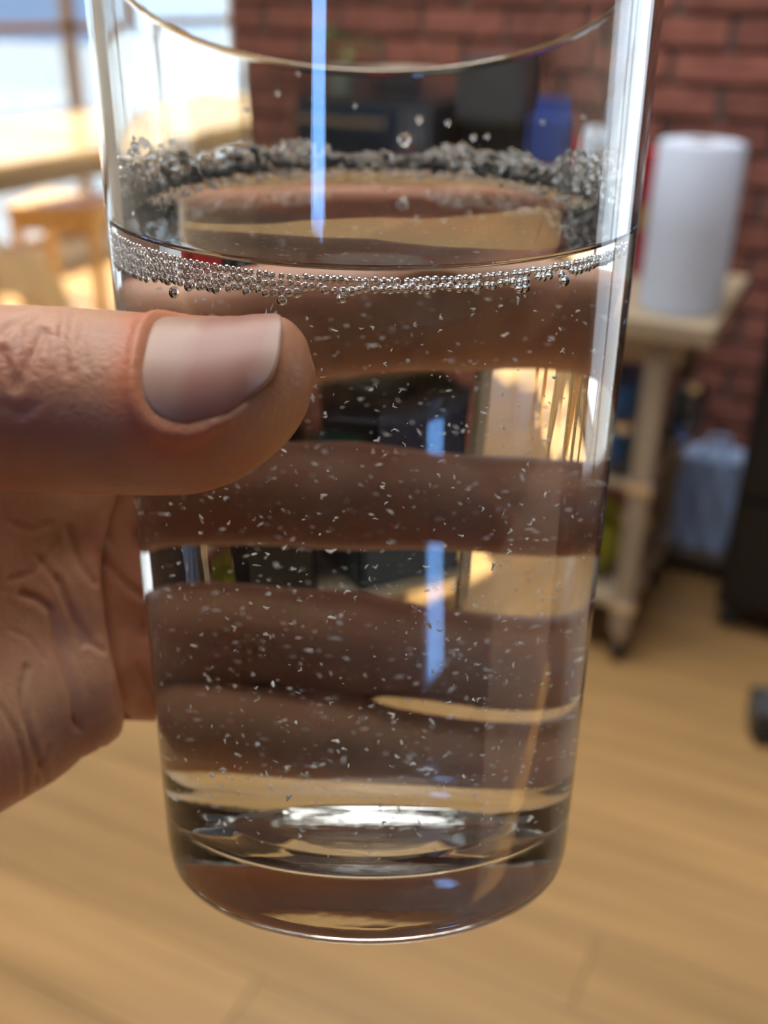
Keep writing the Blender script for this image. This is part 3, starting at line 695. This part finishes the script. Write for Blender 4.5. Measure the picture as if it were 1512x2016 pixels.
# thumb nail plate: curved shell with thickness, lying in its bed
NS, NVv = 40, 36
P, Fq = [], []
for layer, off in ((0, 0.05), (1, -0.55)):
    for i in range(NS + 1):
        for j in range(NVv + 1):
            a, c_ = -1 + 2 * i / NS, -1 + 2 * j / NVv
            # square -> nail outline
            rr = max(abs(a), abs(c_))
            if rr > 1e-6:
                s0, v0 = a / rr, c_ / rr
                k_ = rr / float(nail_rho(np.array([s0]), np.array([v0]))[0]); s1, v1_ = s0 * k_, v0 * k_
            else: s1 = v1_ = 0.0
            x = (XN0 + XN1) / 2 + s1 * (XN1 - XN0) / 2; ph = v1_ * PHW
            yc_, zc_, ha_, hb_ = thumb_sec(min(x, -15.0 + 0.25 * (x + 15.0)) if x > -15 else x)
            cs, sn = math.cos(ph), math.sin(ph)
            k2 = (abs(cs) ** 2.25 + abs(sn) ** 2.25) ** (-1 / 2.25)
            hgt = off - 0.34 * max(0.0, -s1) ** 3 - 0.30 * abs(v1_) ** 4 + (0.10 * s1 if s1 > 0 else 0)
            P.append(np.array([x, yc_, zc_]) + TN * ((hb_ * k2 + hgt) * cs) + TW * ((ha_ * k2 + hgt) * sn))
W_ = NVv + 1; O2 = (NS + 1) * W_
for i in range(NS):
    for j in range(NVv):
        q = (i * W_ + j, (i + 1) * W_ + j, (i + 1) * W_ + j + 1, i * W_ + j + 1)
        Fq.append(q); Fq.append(tuple(O2 + t for t in q[::-1]))
rim = [(0, j) for j in range(W_)] + [(i, NVv) for i in range(1, NS + 1)] + [(NS, j) for j in range(NVv - 1, -1, -1)] + [(i, 0) for i in range(NS - 1, 0, -1)]
rim = [i * W_ + j for i, j in rim]
for a, c_ in zip(rim, rim[1:] + rim[:1]): Fq.append((a, c_, O2 + c_, O2 + a))
bmn = bmesh.new(); vs = [bmn.verts.new(v) for v in (c2w(np.array(P)) - HO)]
for q in Fq: bmn.faces.new([vs[t] for t in q])
bmesh.ops.recalc_face_normals(bmn, faces=bmn.faces)
nme = bpy.data.meshes.new('thumb_nail'); bmn.to_mesh(nme); bmn.free()
M_nail, nt, b = newmat('nail'); L = nt.links.new
at = N(nt, 'ShaderNodeAttribute'); at.attribute_name = 'along'
cr = N(nt, 'ShaderNodeValToRGB'); el = cr.color_ramp.elements
el[0].position = 0.0; el[0].color = (0.54, 0.32, 0.22, 1); el[1].position = 1.0; el[1].color = (0.56, 0.36, 0.27, 1)
for p_, c_ in ((0.26, (0.52, 0.295, 0.205, 1)), (0.40, (0.46, 0.21, 0.155, 1)), (0.86, (0.50, 0.24, 0.17, 1)), (0.95, (0.52, 0.31, 0.23, 1))):
    e = el.new(p_); e.color = c_
L(at.outputs['Fac'], cr.inputs[0]); L(cr.outputs[0], b.inputs['Base Color'])
b.inputs['Roughness'].default_value = 0.42; b.inputs['Subsurface Weight'].default_value = 0.2; b.inputs['Subsurface Scale'].default_value = 0.002; b.inputs['Coat Weight'].default_value = 0.0; b.inputs['Specular IOR Level'].default_value = 0.4
al = nme.attributes.new('along', 'FLOAT', 'POINT')
vals = []
for layer in range(2):
    for i in range(NS + 1):
        for j in range(NVv + 1): vals.append(i / NS + 0.10 * (1 - ((j / NVv) * 2 - 1) ** 2) * 0 + 0.12 * (0.5 - j / NVv))
al.data.foreach_set('value', [max(0, min(1, v)) for v in vals])
nail = link_mesh('thumb_nail', nme, M_nail, person, True)
nail['label'] = 'smooth pink thumb nail with pale root'

# ------------------------------------------------------------------ glass tumbler, sparkling water, foam, flecks
GBw = c2w([GB])[0]
RG = np.stack([M @ GXv, M @ GD, M @ GA], 1)                 # tumbler axes in the room (local x right, y away, z up the axis)
TUM = Matrix([[*RG[0], GBw[0]], [*RG[1], GBw[1]], [*RG[2], GBw[2]], [0, 0, 0, 1]])
mm = 0.001
def Rout(h): return 31.8 + 12.2 * h / 141.0
def Rin(h): return Rout(h) - (2.9 - 0.7 * min(1, max(0, h) / 141.0))
outer = [(0, 0.7), (9, 0.7), (19, 0.65), (22, 0.4), (24, 0.1), (25.2, 0.0), (26.5, 0.0), (28.2, 0.25), (29.7, 0.9), (30.9, 1.9), (31.7, 3.2), (32.05, 4.6), (Rout(6.5), 6.5)]
hs = list(np.linspace(9, 139.4, 40))
outer += [(Rout(h), h) for h in hs]
rimc = (Rout(139.8) + Rin(139.8)) / 2; rr_ = (Rout(139.8) - Rin(139.8)) / 2
outer += [(rimc + rr_ * math.cos(a), 139.8 + rr_ * math.sin(a)) for a in np.linspace(0.15, math.pi - 0.15, 9)]
FLOOR = 10.2
def inner_profile():
    top = [(Rin(h), h) for h in list(np.linspace(139.4, 19.5, 40))]
    r0 = Rin(18.0); fr = 3.2; cz = FLOOR + fr
    fil = [(r0 - fr + fr * math.cos(a), cz - fr * math.sin(a)) for a in np.linspace(0.12, math.pi / 2, 12)]
    bot = [(r0 - fr - 2, FLOOR - 0.02), (19, FLOOR - 0.1), (16.6, FLOOR - 0.1), (16.2, FLOOR - 0.28), (15.6, FLOOR - 0.28), (15.2, FLOOR - 0.12), (9, FLOOR - 0.2), (0, FLOOR - 0.25)]
    return top + fil + bot
prof = outer + inner_profile()
tum = tag(empty('glass_tumbler', (0, 0, 0)), 'clear glass tumbler of sparkling water held in the hand', 'glass'); tum.matrix_world = TUM
M_glass, nt, g = glassmat('clear_glass', 1.5, (0.985, 0.995, 0.985)); L = nt.links.new
tc = N(nt, 'ShaderNodeTexCoord'); mp = N(nt, 'ShaderNodeMapping'); mp.inputs['Scale'].default_value = (160, 160, 9); L(tc.outputs['Object'], mp.inputs['Vector'])
no = N(nt, 'ShaderNodeTexNoise'); no.inputs['Scale'].default_value = 1.0; no.inputs['Detail'].default_value = 2; L(mp.outputs[0], no.inputs['Vector'])
bp = N(nt, 'ShaderNodeBump'); bp.inputs['Strength'].default_value = 0.05; bp.inputs['Distance'].default_value = 0.0006; L(no.outputs['Fac'], bp.inputs['Height'])
L(bp.outputs[0], g.inputs['Normal'])
gl = MB().lathe([(r * mm, h * mm) for r, h in prof], 160).build('glass_wall', M_glass, tum, True, recalc=True)
upl = np.array([up_c @ GXv, up_c @ GD, up_c @ GA])           # room vertical in tumbler axes
HW, MEN = 104.3, 1.5
M_wet, nt, gw = glassmat('wet_glass', 1.5 / 1.333, (0.992, 0.997, 0.992)); gl.data.materials.append(M_wet); L = nt.links.new
tc = N(nt, 'ShaderNodeTexCoord')
# moulded mark on the inner floor: straight ridges inside a ring
sx = N(nt, 'ShaderNodeSeparateXYZ'); L(tc.outputs['Object'], sx.inputs[0])
rad_ = N(nt, 'ShaderNodeVectorMath', operation='LENGTH'); cb_ = N(nt, 'ShaderNodeCombineXYZ'); L(sx.outputs[0], cb_.inputs[0]); L(sx.outputs[1], cb_.inputs[1]); L(cb_.outputs[0], rad_.inputs[0])
lt = N(nt, 'ShaderNodeMath', operation='LESS_THAN'); lt.inputs[1].default_value = 0.0115; L(rad_.outputs['Value'], lt.inputs[0])
lz = N(nt, 'ShaderNodeMath', operation='LESS_THAN'); lz.inputs[1].default_value = 0.012; L(sx.outputs[2], lz.inputs[0])
mk = N(nt, 'ShaderNodeMath', operation='MULTIPLY'); L(lt.outputs[0], mk.inputs[0]); L(lz.outputs[0], mk.inputs[1])
mp2 = N(nt, 'ShaderNodeMapping'); mp2.inputs['Scale'].default_value = (120, 900, 1); L(tc.outputs['Object'], mp2.inputs['Vector'])
nz = N(nt, 'ShaderNodeTexNoise'); nz.inputs['Scale'].default_value = 1.0; nz.inputs['Detail'].default_value = 3; L(mp2.outputs[0], nz.inputs['Vector'])
mh = N(nt, 'ShaderNodeMath', operation='MULTIPLY'); L(nz.outputs['Fac'], mh.inputs[0]); L(mk.outputs[0], mh.inputs[1])
bp2 = N(nt, 'ShaderNodeBump'); bp2.inputs['Strength'].default_value = 0.7; bp2.inputs['Distance'].default_value = 0.0005
L(mh.outputs[0], bp2.inputs['Height']); L(bp2.outputs[0], gw.inputs['Normal'])
bg_ = bmesh.new(); bg_.from_mesh(gl.data)
def is_inner(p): return 9.5 * mm < p.z and math.hypot(p.x, p.y) < (Rout(p.z / mm) - 1.2) * mm
inn = [f for f in bg_.faces if is_inner(f.calc_center_median())]
geom = list({v for f in inn for v in f.verts}) + list({e for f in inn for e in f.edges}) + inn
bmesh.ops.bisect_plane(bg_, geom=geom, dist=1e-7, plane_co=Vector((0, 0, HW * mm)) + Vector(upl) * MEN * mm, plane_no=Vector(upl))
for f in bg_.faces:
    c_ = f.calc_center_median()
    if is_inner(c_) and (c_ - Vector((0, 0, HW * mm)) - Vector(upl) * MEN * mm).dot(Vector(upl)) < 0: f.material_index = 1
bg_.to_mesh(gl.data); bg_.free()
gl.data.polygons.foreach_set('use_smooth', [True] * len(gl.data.polygons))

# water: closed body whose sides sit a hair inside the wall, level top with a meniscus
def top_h(th):
    d = np.array([math.cos(th), math.sin(th), 0.0]); h = HW
    for _ in range(6): h = HW - (Rin(h) * (d @ upl)) / upl[2]
    return h
SEG = 160; OV = 0.22
ths = [2 * math.pi * k / SEG for k in range(SEG)]
ip = [(r, h) for r, h in inner_profile() if h < 19.4][::-1]     # centre -> wall
wv, wf = [], []
def addring(pts): 
    s = len(wv); wv.extend(pts); return s
rings = []
for r, h in ip[1:]:
    nrm = OV
    rings.append(addring([((r + nrm * min(1, max(0, (h - FLOOR) / 6))) * math.cos(t), (r + nrm * min(1, max(0, (h - FLOOR) / 6))) * math.sin(t), h - nrm * (1 - min(1, max(0, (h - FLOOR) / 6)))) for t in ths]))
tops = [top_h(t) for t in ths]
for j in range(1, 27):
    a = j / 26
    rings.append(addring([((Rin(19.5 + (tp + MEN - 19.5) * a) + OV) * math.cos(t), (Rin(19.5 + (tp + MEN - 19.5) * a) + OV) * math.sin(t), 19.5 + (tp + MEN - 19.5) * a) for t, tp in zip(ths, tops)]))
cen = np.array([0, 0, HW])
for gap in (0.35, 0.8, 1.4, 2.2, 3.2, 4.6, 7, 11, 17, 24, 31):
    pts = []
    for t, tp in zip(ths, tops):
        e = np.array([Rin(tp) * math.cos(t), Rin(tp) * math.sin(t), tp]); k = 1 - gap / Rin(tp)
        p_ = cen + (e - cen) * k; p_[2] += MEN * math.exp(-gap / 1.25); pts.append(tuple(p_))
    rings.append(addring(pts))
for A, B_ in zip(rings[:-1], rings[1:]):
    for k in range(SEG):
        k2 = (k + 1) % SEG; wf.append((A + k, A + k2, B_ + k2, B_ + k))
c0 = len(wv); wv.append((0, 0, ip[0][1] - OV)); c1 = len(wv); wv.append(tuple(cen))
for k in range(SEG):
    k2 = (k + 1) % SEG; wf.append((c0, rings[0] + k2, rings[0] + k)); wf.append((c1, rings[-1] + k, rings[-1] + k2))
wme = bpy.data.meshes.new('water'); wme.from_pydata([(x * mm, y * mm, z * mm) for x, y, z in wv], [], wf); wme.update()
bmw = bmesh.new(); bmw.from_mesh(wme); bmesh.ops.recalc_face_normals(bmw, faces=bmw.faces); bmw.to_mesh(wme); bmw.free()
M_water, _, _ = glassmat('clear_water', 1.333, (0.998, 0.999, 0.998))
M_side = bpy.data.materials.new('water_against_glass'); M_side.use_nodes = True; nt = M_side.node_tree; nt.nodes.clear()
_o = N(nt, 'ShaderNodeOutputMaterial'); _t = N(nt, 'ShaderNodeBsdfTransparent'); nt.links.new(_t.outputs[0], _o.inputs[0])
wme.materials.append(M_water); wme.materials.append(M_side)       # the wet wall itself carries the glass-to-water bend
nside = (len(ip) - 1 + 26 - 1) * SEG
for k_, p_ in enumerate(wme.polygons): p_.material_index = 1 if (k_ < nside or c0 in p_.vertices) else 0
water = link_mesh('water', wme, M_water, None, True); water.matrix_world = TUM
tag(water, 'clear sparkling water filling the glass tumbler', 'water')

def spheres(name, items, m, sub=2):
    b0 = bmesh.new(); bmesh.ops.create_icosphere(b0, subdivisions=sub, radius=1.0)
    V0 = np.array([v.co[:] for v in b0.verts]); F0 = np.array([[v.index for v in f.verts] for f in b0.faces]); b0.free()
    it = np.array(items)
    V = (it[:, None, :3] + V0[None] * it[:, 3:4, None]).reshape(-1, 3) * mm
    Fs = (F0[None] + (np.arange(len(it)) * len(V0))[:, None, None]).reshape(-1, 3)
    me = bpy.data.meshes.new(name); me.vertices.add(len(V)); me.vertices.foreach_set('co', V.astype(np.float32).ravel())
    me.loops.add(len(Fs) * 3); me.loops.foreach_set('vertex_index', Fs.astype(np.int32).ravel())
    me.polygons.add(len(Fs)); me.polygons.foreach_set('loop_start', np.arange(0, len(Fs) * 3, 3, dtype=np.int32))
    me.update(calc_edges=True)
    o = link_mesh(name, me, m, None, True); o.matrix_world = TUM
    return o
# bubbles under the surface along the near wall (air in water)
M_air, _, _ = glassmat('air_bubble', 1 / 1.333)
bub = []
def wall_pt(th, depth, r):
    tp = top_h(th); h = tp - depth; R = Rin(h) - r - 0.06
    return R * math.cos(th), R * math.sin(th), h
th = math.radians(-172)
while th < math.radians(-22):
    u = (th - math.radians(-172)) / math.radians(150)
    dmax = 3.6 * max(0, 1 - u / 0.5) ** 0.8 + 2.3 * (1 - 0.35 * u)
    dep = 0.25
    while dep < dmax:
        r = rng.uniform(0.40, 0.60) * (1.0 + 0.25 * dep / dmax)
        if dep + r < dmax + 0.3:
            for lay in range(1):
                x, yy, z = wall_pt(th + rng.uniform(-.004, .004), dep + rng.uniform(-.08, .08), r + lay * rng.uniform(0.5, 0.9)); bub.append((x, yy, z, r))
        dep += 2 * r * rng.uniform(0.85, 1.05)
    if rng.random() < 0.10:
        r = rng.uniform(0.6, 0.85); x, yy, z = wall_pt(th, dmax + r * 0.7, r); bub.append((x, yy, z, r))
    th += 0.94 / 37.0 * rng.uniform(0.85, 1.15)
foam = spheres('bubble_band', bub, M_air); tag(foam, 'band of tiny bubbles along the near water line in the tumbler', 'bubbles', kind='stuff')
# wet foam and droplets clinging to the far and side wall above the water
mfo = bpy.data.materials.new('foam_film'); mfo.use_nodes = True; nt = mfo.node_tree; nt.nodes.clear()
o_ = N(nt, 'ShaderNodeOutputMaterial'); g1 = N(nt, 'ShaderNodeBsdfGlass'); g1.inputs['IOR'].default_value = 1.333; g1.inputs['Roughness'].default_value = 0.02
d1 = N(nt, 'ShaderNodeBsdfTranslucent'); d1.inputs[0].default_value = (0.85, 0.83, 0.78, 1); d2 = N(nt, 'ShaderNodeBsdfDiffuse'); d2.inputs[0].default_value = (0.85, 0.83, 0.78, 1)
a1 = N(nt, 'ShaderNodeMixShader'); a1.inputs[0].default_value = 0.5; a2 = N(nt, 'ShaderNodeMixShader'); a2.inputs[0].default_value = 0.11
nt.links.new(d1.outputs[0], a1.inputs[1]); nt.links.new(d2.outputs[0], a1.inputs[2]); nt.links.new(g1.outputs[0], a2.inputs[1]); nt.links.new(a1.outputs[0], a2.inputs[2]); nt.links.new(a2.outputs[0], o_.inputs[0])
ff = []
for _ in range(2300):
    th = rng.uniform(math.radians(-15), math.radians(195)); tp = top_h(th)
    side_ = 1 - math.sin(max(0, min(math.pi, th)))               # more film towards the sides
    hmax = 3.2 + 5.5 * side_ + 1.2 * math.sin(7 * th) + 0.8 * math.sin(17 * th)
    e = MEN * 0.8 + max(0.5, hmax) * rng.random() ** 1.5
    r = (0.3 + 0.75 * rng.random() ** 1.7) * (1 - 0.4 * min(1, e / 9)); h = tp + e
    R = Rin(h) - r * 0.55; ff.append((R * math.cos(th), R * math.sin(th), h, r))
for _ in range(750):                                              # raft floating against the far wall
    th = rng.uniform(math.radians(10), math.radians(175)); tp = top_h(th); gap = 0.4 + rng.random() ** 2 * 4.5
    r = rng.uniform(0.22, 0.6); k = 1 - gap / Rin(tp)
    ff.append((Rin(tp) * math.cos(th) * k, Rin(tp) * math.sin(th) * k, HW + (tp - HW) * k + MEN * math.exp(-gap / 1.25) + r * 0.3, r))
ft = spheres('foam_film', ff, mfo); tag(ft, 'pale wet foam clinging to the far inner wall of the tumbler', 'foam', kind='stuff')
# single drops on the inner wall
M_drop, _, _ = glassmat('drop_water', 1.333)
drops = [(82, 6.5, 1.15), (78, 10.5, 0.75), (70, 10.2, 0.55), (62, 7.8, 0.6), (104, 5.0, 0.6), (58, 8.2, 0.5), (96, 13.0, 0.4), (118, 15.5, 0.45), (40, 12.0, 0.4), (128, 12.5, 0.5), (24, 14.0, 0.35), (112, 19.0, 0.4)]
for a, e, r in drops:
    big = r > 1.0
    th = math.radians(a); tp = top_h(th); h = tp + e
    d_ = spheres('water_drop', [(0, 0, 0, r)], M_drop, 3)
    R = Rin(h) - r * 0.6
    d_.matrix_world = TUM @ Matrix.Translation((R * math.cos(th) * mm, R * math.sin(th) * mm, h * mm))
    tag(d_, 'single clear water drop on the inner wall above the foam', 'drop', 'water drops on the inner wall of the tumbler')
    if big: d_['label'] = 'largest round drop resting just above the foam on the far wall'
# white mineral flecks drifting in the water
M_fleck = bpy.data.materials.new('mineral_fleck'); M_fleck.use_nodes = True; nt = M_fleck.node_tree; nt.nodes.clear()
_o = N(nt, 'ShaderNodeOutputMaterial'); _d = N(nt, 'ShaderNodeBsdfDiffuse'); _t = N(nt, 'ShaderNodeBsdfTranslucent'); _m = N(nt, 'ShaderNodeMixShader'); _m.inputs[0].default_value = 0.45
_d.inputs[0].default_value = (0.96, 0.95, 0.92, 1); _t.inputs[0].default_value = (0.96, 0.95, 0.92, 1)
nt.links.new(_d.outputs[0], _m.inputs[1]); nt.links.new(_t.outputs[0], _m.inputs[2]); nt.links.new(_m.outputs[0], _o.inputs[0])
fv, ffc = [], []
for _ in range(1900):
    while True:
        h = FLOOR + 1 + (HW - FLOOR - 4) * rng.random() ** 1.12; R = (Rin(h) - 1.0) * math.sqrt(rng.random()); th = rng.uniform(0, 2 * math.pi)
        if h < 18 and R > Rin(18) - 5: continue
        if h < top_h(th) - 3: break
    c = np.array([R * math.cos(th), R * math.sin(th), h])
    size = 0.26 + 0.62 * rng.random() ** 1.6 + (0.5 if rng.random() < 0.09 else 0); wdt = size * rng.uniform(0.2, 0.45)
    d1_ = rng.normal(size=3); d1_ /= np.linalg.norm(d1_); d2_ = np.cross(d1_, rng.normal(size=3)); d2_ /= np.linalg.norm(d2_); d3_ = np.cross(d1_, d2_)
    bend = rng.uniform(-0.5, 0.5) * size; s = len(fv)
    for a, bb, ww in ((-1, 0, 0.5), (0, 1, 1.0), (1, 0.1, 0.35)):
        m_ = c + d1_ * a * size * 0.5 + d2_ * bend * bb
        for q1, q2 in ((-1, -1), (1, -1), (1, 1), (-1, 1)): fv.append((m_ + d2_ * q1 * wdt * 0.5 * ww + d3_ * q2 * wdt * 0.3 * ww) * mm)
    for a in (0, 4):
        for k in range(4): ffc.append((s + a + k, s + a + (k + 1) % 4, s + a + 4 + (k + 1) % 4, s + a + 4 + k))
    ffc.append((s + 3, s + 2, s + 1, s)); ffc.append((s + 8, s + 9, s + 10, s + 11))
fme = bpy.data.meshes.new('mineral_flecks'); fme.from_pydata([tuple(v) for v in fv], [], ffc); fme.update()
fl = link_mesh('mineral_flecks', fme, M_fleck); fl.matrix_world = TUM
tag(fl, 'tiny white mineral flecks drifting in the water of the tumbler', 'sediment', kind='stuff')
